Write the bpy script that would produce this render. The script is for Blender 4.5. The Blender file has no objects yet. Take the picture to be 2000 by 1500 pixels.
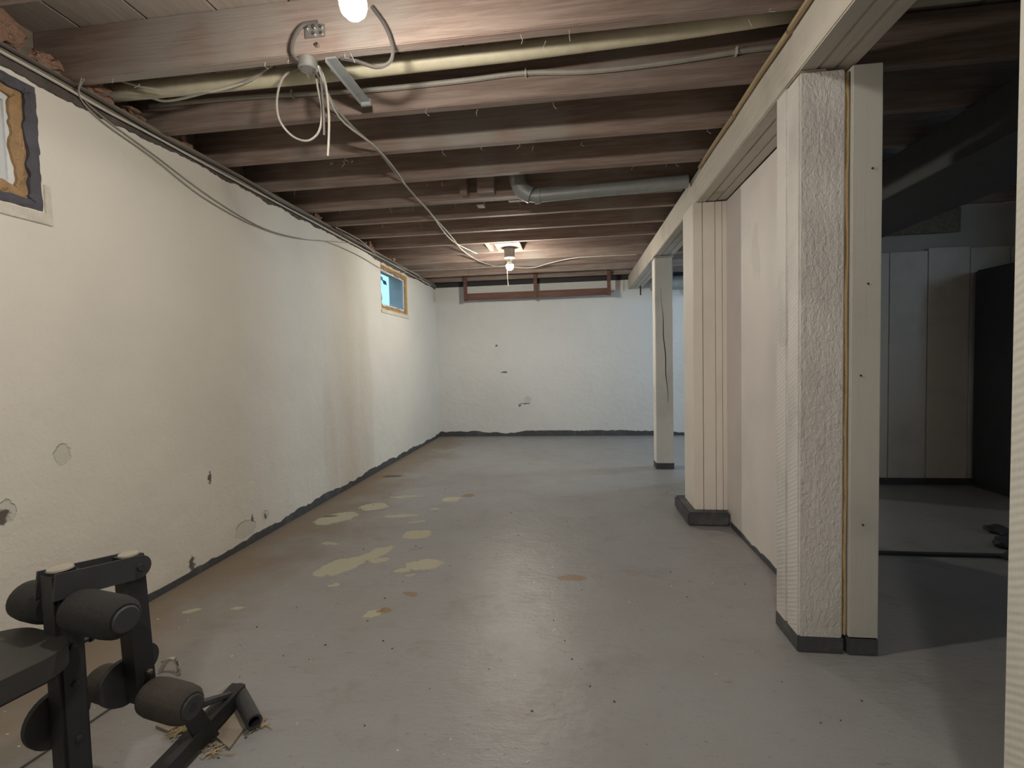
import bpy, bmesh, math, random
from mathutils import Vector, Matrix, noise as mnoise
random.seed(7)
SC = bpy.context.scene
C = SC.collection
PI = math.pi

# ------------------------------------------------------------------ camera
F_PX = 949.5
cam_d = bpy.data.cameras.new('camera'); cam = bpy.data.objects.new('camera', cam_d); C.objects.link(cam)
cam_d.sensor_fit = 'HORIZONTAL'; cam_d.sensor_width = 36.0; cam_d.lens = 36.0*F_PX/2000.0
cam_d.clip_start = 0.05; cam_d.clip_end = 100
YAW, PITCH, ROLL = 0.1246, 0.0443, -0.0236
fw = Vector((-math.sin(YAW)*math.cos(PITCH), math.cos(YAW)*math.cos(PITCH), -math.sin(PITCH)))
rt = Vector((math.cos(YAW), math.sin(YAW), 0)); up = rt.cross(fw)
rt2 = rt*math.cos(ROLL)+up*math.sin(ROLL); up2 = up*math.cos(ROLL)-rt*math.sin(ROLL)
M = Matrix((rt2, up2, -fw)).transposed().to_4x4(); M.translation = Vector((0, 0, 1.02))
cam.matrix_world = M
SC.camera = cam

# ------------------------------------------------------------------ world, exposure
w = bpy.data.worlds.new('sky'); SC.world = w; w.use_nodes = True
bg = w.node_tree.nodes['Background']; bg.inputs[0].default_value = (0.30, 0.52, 0.72, 1); bg.inputs[1].default_value = 0.55
vs = SC.view_settings; vs.view_transform = 'Standard'; vs.look = 'None'; vs.gamma = 1; vs.use_curve_mapping = False
vs.exposure = 2.25
BULB_NEAR, BULB_FAR, BULB_STAIR, DAY_SIDE = 180.0, 240.0, 80.0, 20.0

# daylight entering by the side room's window (outside the frame, in the right-hand wall)
ad = bpy.data.lights.new('daylight_side_window', 'AREA'); ad.shape = 'RECTANGLE'; ad.size = 0.8; ad.size_y = 0.45
ad.energy = DAY_SIDE; ad.color = (0.55, 0.78, 1.0)
ao = bpy.data.objects.new('daylight_side_window', ad); C.objects.link(ao)
ao.location = (3.60, 5.45, 1.80); ao.rotation_euler = (0, PI/2, 0)

a2 = bpy.data.lights.new('daylight_side_window_near', 'AREA'); a2.shape = 'RECTANGLE'; a2.size = 0.7; a2.size_y = 0.38
a2.energy = 1.6; a2.color = (0.55, 0.76, 1.0)
ao2 = bpy.data.objects.new('daylight_side_window_near', a2); C.objects.link(ao2)
ao2.location = (3.60, 2.45, 1.76); ao2.rotation_euler = (0, PI/2, 0)

# ------------------------------------------------------------------ node helpers
def sv(s, v, nt):
    if isinstance(v, bpy.types.NodeSocket): nt.links.new(v, s)
    else:
        try: s.default_value = v
        except Exception:
            s.default_value = (v[0], v[1], v[2], 1) if hasattr(v, '__len__') else (v, v, v)
def nd(nt, t, ins=None, **props):
    n = nt.nodes.new(t)
    for k, v in props.items(): setattr(n, k, v)
    for k, v in (ins or {}).items(): sv(n.inputs[k], v, nt)
    return n
def newmat(name, color=(.5, .5, .5), rough=.6, metal=0.0, spec=.5):
    m = bpy.data.materials.new(name); m.use_nodes = True; nt = m.node_tree
    b = nt.nodes['Principled BSDF']
    b.inputs['Base Color'].default_value = (*color, 1); b.inputs['Roughness'].default_value = rough
    b.inputs['Metallic'].default_value = metal; b.inputs['Specular IOR Level'].default_value = spec
    return m, nt, b
def mathn(nt, op, a, b=0.0, c=0.0, clamp=False):
    n = nd(nt, 'ShaderNodeMath', {0: a, 1: b, 2: c}, operation=op); n.use_clamp = clamp; return n.outputs[0]
def mixc(nt, fac, a, b):
    n = nt.nodes.new('ShaderNodeMix'); n.data_type = 'RGBA'
    sv(n.inputs[0], fac, nt); sv(n.inputs[6], a if isinstance(a, bpy.types.NodeSocket) else (*a, 1), nt)
    sv(n.inputs[7], b if isinstance(b, bpy.types.NodeSocket) else (*b, 1), nt); return n.outputs[2]
def noise(nt, vec, scale, detail=4, rough=.6, dist=0.0):
    return nd(nt, 'ShaderNodeTexNoise', {'Vector': vec, 'Scale': scale, 'Detail': detail, 'Roughness': rough, 'Distortion': dist})
def sstep(nt, x, lo, hi):
    n = nd(nt, 'ShaderNodeMapRange', {'Value': x, 'From Min': lo, 'From Max': hi, 'To Min': 0.0, 'To Max': 1.0}, interpolation_type='SMOOTHSTEP')
    return n.outputs[0]
def bump(nt, b, h, dist=.01, strength=1.0, prev=None):
    n = nd(nt, 'ShaderNodeBump', {'Height': h, 'Distance': dist, 'Strength': strength})
    if prev is not None: nt.links.new(prev.outputs[0], n.inputs['Normal'])
    nt.links.new(n.outputs[0], b.inputs['Normal']); return n
def objco(nt, jitter=False):
    v = nd(nt, 'ShaderNodeTexCoord').outputs['Object']
    if jitter:
        r = nd(nt, 'ShaderNodeObjectInfo').outputs['Random']
        s = nd(nt, 'ShaderNodeVectorMath', {0: (37.0, 53.0, 71.0), 'Scale': r}, operation='SCALE').outputs[0]
        v = nd(nt, 'ShaderNodeVectorMath', {0: v, 1: s}, operation='ADD').outputs[0]
    return v
def mapping(nt, v, scale=(1, 1, 1), loc=(0, 0, 0), rot=(0, 0, 0), vt='POINT'):
    return nd(nt, 'ShaderNodeMapping', {'Vector': v, 'Location': loc, 'Rotation': rot, 'Scale': scale}, vector_type=vt).outputs[0]
def blobs(nt, P, items, soft=.12):
    """mask of worn spots at fixed places on the surface: (centre, radii, z rotation)"""
    acc = None
    for c, r, rot in items:
        v = mapping(nt, P, scale=r, loc=c, rot=(0, 0, rot), vt='TEXTURE')
        L = nd(nt, 'ShaderNodeVectorMath', {0: v}, operation='LENGTH').outputs['Value']
        acc = L if acc is None else mathn(nt, 'MINIMUM', acc, L)
    return sstep(nt, acc, 1.0+soft, 1.0-soft)
def warp(nt, v, scale, amt, detail=5):
    n = noise(nt, v, scale, detail, .65).outputs['Color']
    s = nd(nt, 'ShaderNodeVectorMath', {0: n, 1: (.5, .5, .5)}, operation='SUBTRACT').outputs[0]
    s = nd(nt, 'ShaderNodeVectorMath', {0: s, 'Scale': amt}, operation='SCALE').outputs[0]
    return nd(nt, 'ShaderNodeVectorMath', {0: v, 1: s}, operation='ADD').outputs[0]

# ------------------------------------------------------------------ materials
MT = {}
def wood(name, c1, c2, stretch=(1, 14, 14), scale=3.0, rough=.75, bd=.004, c3=None, vary=.35):
    m, nt, b = newmat(name, c1, rough); v = objco(nt, True); s = mapping(nt, v, scale=stretch)
    n1 = noise(nt, s, scale, 6, .65, .4); n2 = noise(nt, v, 1.7, 3)
    col = mixc(nt, sstep(nt, n1.outputs[0], .35, .68), c1, c2)
    if c3: col = mixc(nt, sstep(nt, n2.outputs[0], .48, .72), col, c3)
    r = nd(nt, 'ShaderNodeObjectInfo').outputs['Random']
    hs = nd(nt, 'ShaderNodeHueSaturation', {'Color': col, 'Value': mathn(nt, 'MULTIPLY_ADD', r, vary, 1-vary/2)})
    nt.links.new(hs.outputs[0], b.inputs['Base Color']); bump(nt, b, n1.outputs[0], bd)
    MT[name] = m
wood('joist_wood', (.235, .165, .138), (.340, .262, .222), c3=(.325, .290, .260))
wood('rack_wood', (.135, .062, .045), (.20, .10, .075))
wood('plank_wood', (.30, .255, .22), (.36, .31, .27), stretch=(14, 1, 14), c3=(.29, .25, .22), vary=.55, bd=.0015)
wood('tan_wood', (.34, .25, .14), (.45, .34, .20), stretch=(14, 1, 14), vary=.2)
wood('shim_wood', (.26, .22, .17), (.33, .28, .22), stretch=(1, 10, 10), vary=.1)
wood('sill_wood', (.17, .14, .105), (.25, .215, .165), stretch=(14, 1, 14), vary=.1)

def painted(name, col, rough=.55, grain=(14, 14, 1), bd=.002, dirt=.12, sc=4.0, saw=0.0, coarse=0.0):
    m, nt, b = newmat(name, col, rough); v = objco(nt, True)
    n1 = noise(nt, mapping(nt, v, scale=grain), sc, 6, .6, .3); n2 = noise(nt, v, 2.3, 5)
    dk = tuple(c*(1-dirt*2.2) for c in col)
    nt.links.new(mixc(nt, sstep(nt, n2.outputs[0], .45, .8), col, dk), b.inputs['Base Color'])
    bp = bump(nt, b, n1.outputs[0], bd)
    if saw:
        wv = nd(nt, 'ShaderNodeTexWave', {'Vector': mapping(nt, v, rot=(.45, 0, 0)), 'Scale': 22.0, 'Distortion': 1.6, 'Detail': 2.0}, wave_type='BANDS', bands_direction='Z')
        nx = nd(nt, 'ShaderNodeSeparateXYZ', {0: nd(nt, 'ShaderNodeNewGeometry').outputs['Normal']}).outputs[0]
        k = mathn(nt, 'ABSOLUTE', nx)
        bp = bump(nt, b, mathn(nt, 'MULTIPLY', wv.outputs['Fac'], k), saw, 1.0, bp)
    if coarse:
        w2 = noise(nt, mapping(nt, v, scale=(1, 1, .6)), 85, 4, .6, .6); w3 = noise(nt, mapping(nt, v, scale=(1, 1, .14)), 24, 3, .5, 1.0)
        ny = nd(nt, 'ShaderNodeSeparateXYZ', {0: nd(nt, 'ShaderNodeNewGeometry').outputs['Normal']}).outputs[1]
        k = mathn(nt, 'ABSOLUTE', ny)
        h = mathn(nt, 'ADD', w2.outputs[0], mathn(nt, 'MULTIPLY', w3.outputs[0], .5))
        bump(nt, b, mathn(nt, 'MULTIPLY', h, k), coarse, 1.0, bp)
    MT[name] = m
painted('post_paint', (.64, .61, .575), .6, saw=.0007, coarse=.0060)
painted('post_paint_plain', (.76, .74, .69), .6, saw=.0012, coarse=.0035)
painted('beam_paint', (.56, .515, .45), .6, grain=(14, 1, 14), bd=.003, dirt=.15)
painted('board_paint', (.50, .485, .44), .6, bd=.0008, dirt=.08)
painted('column_paint', (.79, .73, .66), .55, bd=.0012, dirt=.05)
painted('partition_paint', (.75, .70, .665), .55, grain=(1, 1, 1), bd=.001, dirt=.05)
m = MT['partition_paint']; nt = m.node_tree; b = nt.nodes['Principled BSDF']; old = b.inputs['Base Color'].links[0].from_socket
sv_ = nd(nt, 'ShaderNodeTexCoord').outputs['Object']
msk = blobs(nt, warp(nt, sv_, 12, .10), [((.93, 2.63, 1.56), (.2, .05, .13), 0), ((.93, 2.58, 1.48), (.2, .02, .07), 0)], .25)
nt.links.new(mixc(nt, mathn(nt, 'MULTIPLY', msk, .3), old, (.45, .42, .40)), b.inputs['Base Color'])
painted('panel_paint', (.74, .70, .63), .6, bd=.002)
painted('near_post_paint', (.58, .56, .50), .6, saw=.0006)

m, nt, b = newmat('dark_band_paint', (.07, .072, .078), .55); v = objco(nt)
n = noise(nt, v, 9, 6); nt.links.new(mixc(nt, sstep(nt, n.outputs[0], .5, .75), (.062, .064, .07), (.12, .118, .115)), b.inputs['Base Color'])
bump(nt, b, noise(nt, v, 45, 4).outputs[0], .004); MT['band'] = m

def whitewash(name, col, chips, brown, tan=()):
    m, nt, b = newmat(name, col, .72, spec=.3); v = objco(nt)
    big = noise(nt, v, 1.1, 4, .55); mid = noise(nt, v, 7, 6, .62); fine = noise(nt, v, 60, 4, .6)
    c = mixc(nt, sstep(nt, big.outputs[0], .35, .72), col, tuple(x*.92 for x in col))
    c = mixc(nt, mathn(nt, 'MULTIPLY', sstep(nt, mid.outputs[0], .62, .80), .35), c, tuple(x*.80 for x in col))
    if tan:
        tm = blobs(nt, warp(nt, v, 2.5, .15), tan, .35)
        c = mixc(nt, mathn(nt, 'MULTIPLY', tm, .28), c, (.56, .47, .37))
    wv = warp(nt, v, 22, .05)
    cm = blobs(nt, wv, chips, .08); c = mixc(nt, mathn(nt, 'MULTIPLY', cm, .38), c, (.43, .43, .36))
    bm_ = blobs(nt, warp(nt, v, 40, .06), brown, .25); c = mixc(nt, mathn(nt, 'MULTIPLY', bm_, .9), c, (.075, .058, .045))
    nt.links.new(c, b.inputs['Base Color'])
    h = mathn(nt, 'SUBTRACT', mathn(nt, 'ADD', mathn(nt, 'MULTIPLY', mid.outputs[0], 1.0), mathn(nt, 'MULTIPLY', big.outputs[0], 2.0)), mathn(nt, 'MULTIPLY', cm, .35))
    bp = bump(nt, b, h, .011); bump(nt, b, fine.outputs[0], .0016, 1.0, bp)
    MT[name] = m
WX = -1.877
whitewash('left_wall_paint', (.73, .69, .615),
    [((WX, 1.372, .559), (.1, .035, .035), 0), ((WX, 2.538, .10), (.1, .09, .05), 0), ((WX, 1.565, .72), (.1, .03, .04), 0), ((WX, 2.72, .125), (.1, .03, .03), 0)],
    [((WX, 1.36, .55), (.1, .022, .022), 0), ((WX, 2.138, .065), (.1, .018, .035), 0), ((WX, 2.285, .458), (.1, .010, .03), 0), ((WX, 2.60, .145), (.1, .006, .02), 0), ((WX, 2.72, .12), (.1, .01, .02), 0)],
    [((WX, 4.25, .7), (.1, .14, .9), 0), ((WX, 3.55, .4), (.1, .10, .5), 0)])
BY = 6.65
whitewash('back_wall_paint', (.69, .685, .665),
    [((-.625, BY, .5), (.05, .1, .05), 0)],
    [((-.733, BY, .425), (.02, .1, .014), 0), ((-.66, BY, .45), (.07, .1, .008), 0), ((-.936, BY, .888), (.045, .1, .012), 0), ((-1.034, BY, 1.257), (.02, .1, .012), 0)])
m, nt, b = newmat('side_room_plaster', (.5, .48, .44), .75); v = objco(nt)
n = noise(nt, v, 3, 5); nt.links.new(mixc(nt, n.outputs[0], (.42, .40, .36), (.55, .52, .47)), b.inputs['Base Color']); bump(nt, b, noise(nt, v, 12, 5).outputs[0], .01)
MT['side_plaster'] = m

# painted concrete floor with worn spots
m, nt, b = newmat('floor_paint', (.2, .2, .2), .38, spec=.5); v = objco(nt)
base = noise(nt, v, 1.3, 5, .6); mid = noise(nt, v, 6.0, 6, .65); streak = noise(nt, mapping(nt, v, scale=(1, 3, 1)), 14, 5, .7)
c = mixc(nt, sstep(nt, base.outputs[0], .35, .7), (.295, .292, .288), (.262, .253, .246))
c = mixc(nt, mathn(nt, 'MULTIPLY', sstep(nt, mid.outputs[0], .56, .76), .55), c, (.205, .190, .178))
c = mixc(nt, mathn(nt, 'MULTIPLY', sstep(nt, streak.outputs[0], .60, .72), .6), c, (.155, .135, .118))
sp = nd(nt, 'ShaderNodeSeparateXYZ', {0: v})
# dirt trodden in along the left wall
dm = mathn(nt, 'ADD', mathn(nt, 'MULTIPLY', sp.outputs[0], -1.0), mathn(nt, 'MULTIPLY', mathn(nt, 'SUBTRACT', noise(nt, v, 2.2, 5).outputs[0], .5), 1.1))
dirt = sstep(nt, dm, 1.15, 1.8)
c = mixc(nt, mathn(nt, 'MULTIPLY', dirt, .85), c, (.215, .160, .105))
mot = noise(nt, mapping(nt, v, scale=(1, 1.6, 1)), 3.1, 6, .7, .5)
c = mixc(nt, mathn(nt, 'MULTIPLY', sstep(nt, mot.outputs[0], .54, .70), .5), c, (.205, .178, .160))
tan_items = [((-1.195, 2.31, 0), (.14, .082, 1), 1.0), ((-1.09, 2.47, 0), (.14, .050, 1), 1.05), ((-1.03, 2.40, 0), (.05, .035, 1), .3), ((-.775, 2.366, 0), (.095, .065, 1), .2), ((-.855, 2.293, 0), (.035, .025, 1), 0),
    ((-.95, 2.79, 0), (.085, .075, 1), .6), ((-1.60, 3.06, 0), (.10, .15, 1), -.5), ((-1.445, 3.32, 0), (.10, .09, 1), .3), ((-1.17, 3.136, 0), (.11, .035, 1), .2),
    ((-.925, 3.54, 0), (.075, .07, 1), .3), ((-1.41, 2.608, 0), (.05, .02, 1), 0), ((-.83, 1.87, 0), (.045, .035, 1), .8), ((-1.13, 2.11, 0), (.035, .02, 1), .3), ((-1.62, 1.84, 0), (.03, .022, 1), .4),
    ((-1.43, 1.86, 0), (.03, .016, 1), .2), ((-.80, 2.24, 0), (.02, .014, 1), 0), ((-1.03, 3.02, 0), (.05, .02, 1), .3), ((-.98, 3.3, 0), (.04, .02, 1), 0), ((-1.3, 3.6, 0), (.12, .03, 1), .1)]
tm = blobs(nt, warp(nt, warp(nt, v, 10, .11), 45, .035), tan_items, .06)
small = sstep(nt, noise(nt, v, 21, 4, .6).outputs[0], .735, .75)
c = mixc(nt, mathn(nt, 'MULTIPLY', mathn(nt, 'MULTIPLY', small, sstep(nt, sp.outputs[0], .2, -.9)), .8), c, (.33, .295, .21))
c = mixc(nt, tm, c, (.43, .405, .30))
om = blobs(nt, warp(nt, v, 14, .07), [((-.815, 3.65, 0), (.05, .05, 1), 0), ((-.80, 1.90, 0), (.035, .022, 1), .6), ((-.735, 2.05, 0), (.04, .025, 1), -.5), ((-.02, 2.262, 0), (.065, .035, 1), .1), ((-1.76, 4.26, 0), (.06, .09, 1), 0)], .12)
c = mixc(nt, mathn(nt, 'MULTIPLY', om, .9), c, (.25, .155, .07))
dk = blobs(nt, warp(nt, v, 16, .05), [((-1.66, 4.26, 0), (.09, .05, 1), .2), ((-1.66, 3.10, 0), (.05, .02, 1), .3)], .12)
c = mixc(nt, mathn(nt, 'MULTIPLY', dk, .8), c, (.055, .042, .032))
speck = sstep(nt, noise(nt, mapping(nt, v, scale=(1, 1.5, 1)), 55, 3, .6).outputs[0], .70, .725)
c = mixc(nt, mathn(nt, 'MULTIPLY', speck, .75), c, (.05, .045, .04))
lite = sstep(nt, noise(nt, mapping(nt, v, loc=(5, 3, 0)), 70, 3, .55).outputs[0], .725, .745)
c = mixc(nt, mathn(nt, 'MULTIPLY', lite, .7), c, (.42, .40, .34))
scuff = noise(nt, mapping(nt, v, scale=(1.0, 7.0, 1), rot=(0, 0, .25)), 9, 5, .75)
c = mixc(nt, mathn(nt, 'MULTIPLY', sstep(nt, scuff.outputs[0], .60, .75), .45), c, (.16, .145, .132))
grit = noise(nt, v, 120, 3, .6)
c = mixc(nt, mathn(nt, 'MULTIPLY', sstep(nt, grit.outputs[0], .58, .72), .35), c, (.13, .12, .11))
nt.links.new(c, b.inputs['Base Color'])
ro = mathn(nt, 'MULTIPLY_ADD', mid.outputs[0], .22, .27); ro = mathn(nt, 'ADD', ro, mathn(nt, 'MULTIPLY', mathn(nt, 'MAXIMUM', tm, dirt), .25))
nt.links.new(ro, b.inputs['Roughness'])
h = mathn(nt, 'SUBTRACT', mathn(nt, 'ADD', mathn(nt, 'MULTIPLY', mid.outputs[0], .8), mathn(nt, 'MULTIPLY', streak.outputs[0], .35)), mathn(nt, 'MULTIPLY', tm, .25))
bump(nt, b, h, .006)
MT['floor'] = m

def plain(name, col, rough=.6, metal=0.0, var=.25, bs=60, bd=.0006, spec=.5):
    m, nt, b = newmat(name, col, rough, metal, spec); v = objco(nt)
    n = noise(nt, v, 18, 5); nt.links.new(mixc(nt, n.outputs[0], tuple(x*(1-var) for x in col), tuple(min(1, x*(1+var)) for x in col)), b.inputs['Base Color'])
    if bd: bump(nt, b, noise(nt, v, bs, 4).outputs[0], bd)
    MT[name] = m
plain('black_steel', (.030, .030, .032), .5, .2)
plain('steel_face', (.045, .045, .048), .55, .1)
plain('foam_black', (.022, .021, .020), .85, bs=120, bd=.002)
plain('foam_dusty', (.055, .045, .037), .9, var=.5, bs=120, bd=.002)
plain('vinyl', (.040, .037, .034), .55, bs=200, bd=.0006)
plain('dust_cap', (.36, .32, .26), .85)
plain('cable_grey', (.33, .31, .27), .6)
plain('cable_white', (.55, .53, .48), .55)
plain('cable_dark', (.10, .09, .085), .6)
plain('pipe_pale', (.60, .55, .40), .5)
plain('galvanised', (.33, .345, .345), .5, .35)
plain('tin_dull', (.30, .29, .28), .5, .6)
plain('duct_dark', (.10, .098, .095), .6, .3)
plain('dark_iron', (.03, .03, .032), .7)
plain('porcelain', (.75, .72, .66), .3)
plain('vinyl_white', (.72, .74, .75), .4)
plain('spray_foam', (.40, .255, .130), .9, var=.6, bs=35, bd=.02)
plain('foam_pale', (.62, .45, .22), .85, var=.2, bs=40, bd=.006)
plain('insulation', (.33, .20, .14), .95, var=.4, bs=30, bd=.03)
plain('jamb_dark', (.085, .082, .10), .8, var=.35, bs=25, bd=.01)
plain('sill_plaster', (.63, .59, .51), .8, bs=25, bd=.012)
plain('soil', (.10, .085, .06), .95, bs=20, bd=.02)
plain('crumble', (.10, .085, .075), .95, var=.6, bs=30, bd=.02)
plain('leaf', (.10, .26, .20), .5)
plain('flake', (.66, .63, .56), .7)
plain('straw', (.42, .33, .19), .85)
plain('dull_brass', (.16, .13, .085), .6, .4)
plain('tarp', (.035, .036, .042), .7)
plain('cobweb', (.60, .58, .54), .9)
plain('chrome', (.65, .65, .64), .2, 1.0)
plain('cord_pull', (.62, .55, .42), .6)
m, nt, b = newmat('window_glass', (.75, .87, .95), .03); b.inputs['Transmission Weight'].default_value = 1.0; b.inputs['IOR'].default_value = 1.1; MT['glass'] = m
m, nt, b = newmat('frosted_glass', (.72, .74, .74), .7); b.inputs['Transmission Weight'].default_value = .25; MT['frosted'] = m
def bulbmat(name, col, s):
    m, nt, b = newmat(name, (1, 1, 1), .4)
    b.inputs['Emission Color'].default_value = (*col, 1); b.inputs['Emission Strength'].default_value = s; MT[name] = m
bulbmat('bulb_near', (1.0, .935, .83), BULB_NEAR)
bulbmat('bulb_far', (1.0, .93, .80), BULB_FAR)
bulbmat('bulb_stair', (1.0, .95, .88), BULB_STAIR)

# ------------------------------------------------------------------ geometry helpers
def box(bm, lo, hi, bev=0.0):
    vs_ = [bm.verts.new((x, y, z)) for x in (lo[0], hi[0]) for y in (lo[1], hi[1]) for z in (lo[2], hi[2])]
    fs = [bm.faces.new([vs_[i] for i in f]) for f in ((0, 1, 3, 2), (4, 6, 7, 5), (0, 4, 5, 1), (2, 3, 7, 6), (0, 2, 6, 4), (1, 5, 7, 3))]
    if bev:
        es = set(e for f in fs for e in f.edges)
        bmesh.ops.bevel(bm, geom=list(es), offset=bev, segments=2, affect='EDGES')
def B(lo, hi, bev=0.0):
    bm = bmesh.new(); box(bm, lo, hi, bev); return bm
def frame_at(t, prev=None):
    t = t.normalized()
    u = prev if prev is not None else (Vector((0, 0, 1)) if abs(t.z) < .9 else Vector((1, 0, 0)))
    u = (u-t*u.dot(t)).normalized(); return u, t.cross(u)
def smooth_pts(pts, n=6):
    P = [Vector(p) for p in pts]; out = []
    for i in range(len(P)-1):
        p0 = P[max(i-1, 0)]; p1 = P[i]; p2 = P[i+1]; p3 = P[min(i+2, len(P)-1)]
        for k in range(n):
            t = k/n
            out.append(.5*((2*p1)+(p2-p0)*t+(2*p0-5*p1+4*p2-p3)*t*t+(3*p1-p0-3*p2+p3)*t**3))
    out.append(P[-1]); return out
def tube(bm, pts, r, seg=8, smooth=0, cap=True):
    P = smooth_pts(pts, smooth) if smooth else [Vector(p) for p in pts]
    rings = []; u = None
    for i, p in enumerate(P):
        t = (P[min(i+1, len(P)-1)]-P[max(i-1, 0)])
        u, v = frame_at(t, u); rr = r[i] if hasattr(r, '__len__') else r
        rings.append([bm.verts.new(p+(u*math.cos(a)+v*math.sin(a))*rr) for a in (2*PI*k/seg for k in range(seg))])
    for a, b_ in zip(rings, rings[1:]):
        for k in range(seg): bm.faces.new((a[k], a[(k+1) % seg], b_[(k+1) % seg], b_[k]))
    if cap:
        bm.faces.new(rings[0][::-1]); bm.faces.new(rings[-1])
def T(pts, r, seg=8, smooth=0):
    bm = bmesh.new(); tube(bm, pts, r, seg, smooth); return bm
def lathe(prof, seg=24, axis='Z', loc=(0, 0, 0)):
    """profile = [(radius, height)]"""
    bm = bmesh.new(); rings = []
    for r, h in prof:
        if r < 1e-6: rings.append([bm.verts.new((0, 0, h))])
        else: rings.append([bm.verts.new((r*math.cos(2*PI*k/seg), r*math.sin(2*PI*k/seg), h)) for k in range(seg)])
    for a, b_ in zip(rings, rings[1:]):
        for k in range(seg):
            k2 = (k+1) % seg
            if len(a) == 1 and len(b_) == 1: continue
            if len(a) == 1: bm.faces.new((a[0], b_[k2], b_[k]))
            elif len(b_) == 1: bm.faces.new((a[k], a[k2], b_[0]))
            else: bm.faces.new((a[k], a[k2], b_[k2], b_[k]))
    R = {'Z': Matrix.Identity(4), 'X': Matrix.Rotation(PI/2, 4, 'Y'), 'Y': Matrix.Rotation(-PI/2, 4, 'X')}[axis]
    bmesh.ops.transform(bm, matrix=Matrix.Translation(loc) @ R, verts=bm.verts); return bm
def prism(outline, axis, a, b_):
    """extrude a closed 2-D outline along an axis between a and b"""
    bm = bmesh.new()
    def P(u, v, t): return {'X': (t, u, v), 'Y': (u, t, v), 'Z': (u, v, t)}[axis]
    A = [bm.verts.new(P(u, v, a)) for u, v in outline]; Bv = [bm.verts.new(P(u, v, b_)) for u, v in outline]
    n = len(outline); bm.faces.new(A); bm.faces.new(Bv[::-1])
    for i in range(n): bm.faces.new((A[i], Bv[i], Bv[(i+1) % n], A[(i+1) % n]))
    return bm
def mesh(name, bm, mat, smooth=False):
    bmesh.ops.recalc_face_normals(bm, faces=bm.faces)
    me = bpy.data.meshes.new(name); bm.to_mesh(me); bm.free()
    me.materials.append(MT[mat])
    if smooth:
        me.shade_smooth()
        me.set_sharp_from_angle(angle=math.radians(40))
    return me
def obj(name, bm, mat, parent=None, smooth=False, loc=None, label=None):
    o = bpy.data.objects.new(name, bm if isinstance(bm, bpy.types.Mesh) else mesh(name, bm, mat, smooth)); C.objects.link(o)
    if parent is not None: o.parent = parent
    if loc is not None: o.location = loc
    if label: o['label'] = label
    return o
def thing(name, label, cat, loc=(0, 0, 0), rotz=0.0, group=None):
    o = bpy.data.objects.new(name, None); C.objects.link(o); o.location = loc; o.rotation_euler = (0, 0, rotz)
    o.empty_display_size = .1; o['label'] = label; o['category'] = cat
    if group: o['group'] = group
    return o
def tag(o, label, cat, group=None, kind=None):
    o['label'] = label; o['category'] = cat
    if group: o['group'] = group
    if kind: o['kind'] = kind
    return o
def struct(name, bm, mat, label, cat, smooth=False):
    o = obj(name, bm, mat, None, smooth); o['kind'] = 'structure'; o['label'] = label; o['category'] = cat; return o
def lump(r, seed, sub=2, amp=.35, fr=2.2, sc=(1, 1, 1)):
    bm = bmesh.new(); bmesh.ops.create_icosphere(bm, subdivisions=sub, radius=1)
    for v_ in bm.verts:
        k = 1+amp*mnoise.noise(v_.co*fr+Vector((seed*3.1, seed*1.7, seed)))
        v_.co = Vector((v_.co.x*sc[0], v_.co.y*sc[1], v_.co.z*sc[2]))*r*k
    return bm

# ------------------------------------------------------------------ the shell
ZJ, ZS = 2.13, 2.32          # joist underside, underside of the floor boards
XR, YN = 3.5, -2.2
struct('floor', B((-2.1, YN-.2, -.12), (XR+.2, BY+.2, 0)), 'floor', 'worn grey painted concrete basement floor with peeling tan patches', 'floor')
# left wall with two window openings
W1 = (.74, 1.552, 1.60, 2.035); W2 = (4.675, 5.47, 1.585, 2.04)
bm = bmesh.new()
xs0, xs1, zt = -2.10, WX, 2.07
cuts = [YN-.2, W1[0], W1[1], W2[0], W2[1], BY+.2]
for i in range(5):
    y0, y1 = cuts[i], cuts[i+1]
    win = W1 if i == 1 else W2 if i == 3 else None
    if win is None: box(bm, (xs0, y0, 0), (xs1, y1, zt))
    else:
        box(bm, (xs0, y0, 0), (xs1, y1, win[2])); box(bm, (xs0, y0, win[3]), (xs1, y1, zt))
struct('wall_left', bm, 'left_wall_paint', 'long white-washed left basement wall with two small high windows', 'wall')
struct('wall_back', B((-2.1, BY, 0), (XR+.2, BY+.2, 2.08)), 'back_wall_paint', 'white-washed end wall at the far side of the basement', 'wall')
# right wall of the side room with a window opening
bm = bmesh.new()
box(bm, (XR, YN-.2, 0), (XR+.2, 2.1, 2.34)); box(bm, (XR, 2.8, 0), (XR+.2, 5.05, 2.34)); box(bm, (XR, 2.1, 0), (XR+.2, 2.8, 1.57)); box(bm, (XR, 2.1, 1.95), (XR+.2, 2.8, 2.34)); box(bm, (XR, 5.85, 0), (XR+.2, BY, 2.34))
box(bm, (XR, 5.05, 0), (XR+.2, 5.85, 1.57)); box(bm, (XR, 5.05, 2.03), (XR+.2, 5.85, 2.34))
struct('wall_right', bm, 'side_plaster', 'plaster wall on the far right of the dark side room', 'wall')
struct('wall_near', B((-2.1, YN-.2, 0), (XR+.2, YN, 2.34)), 'side_plaster', 'plaster wall behind the viewpoint', 'wall')
# partition behind the double post
struct('wall_partition', B((.93, 1.92, 0), (1.03, 3.10, 1.954)), 'partition_paint', 'smooth pinkish white partition between the double post and the boxed column', 'wall')
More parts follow.
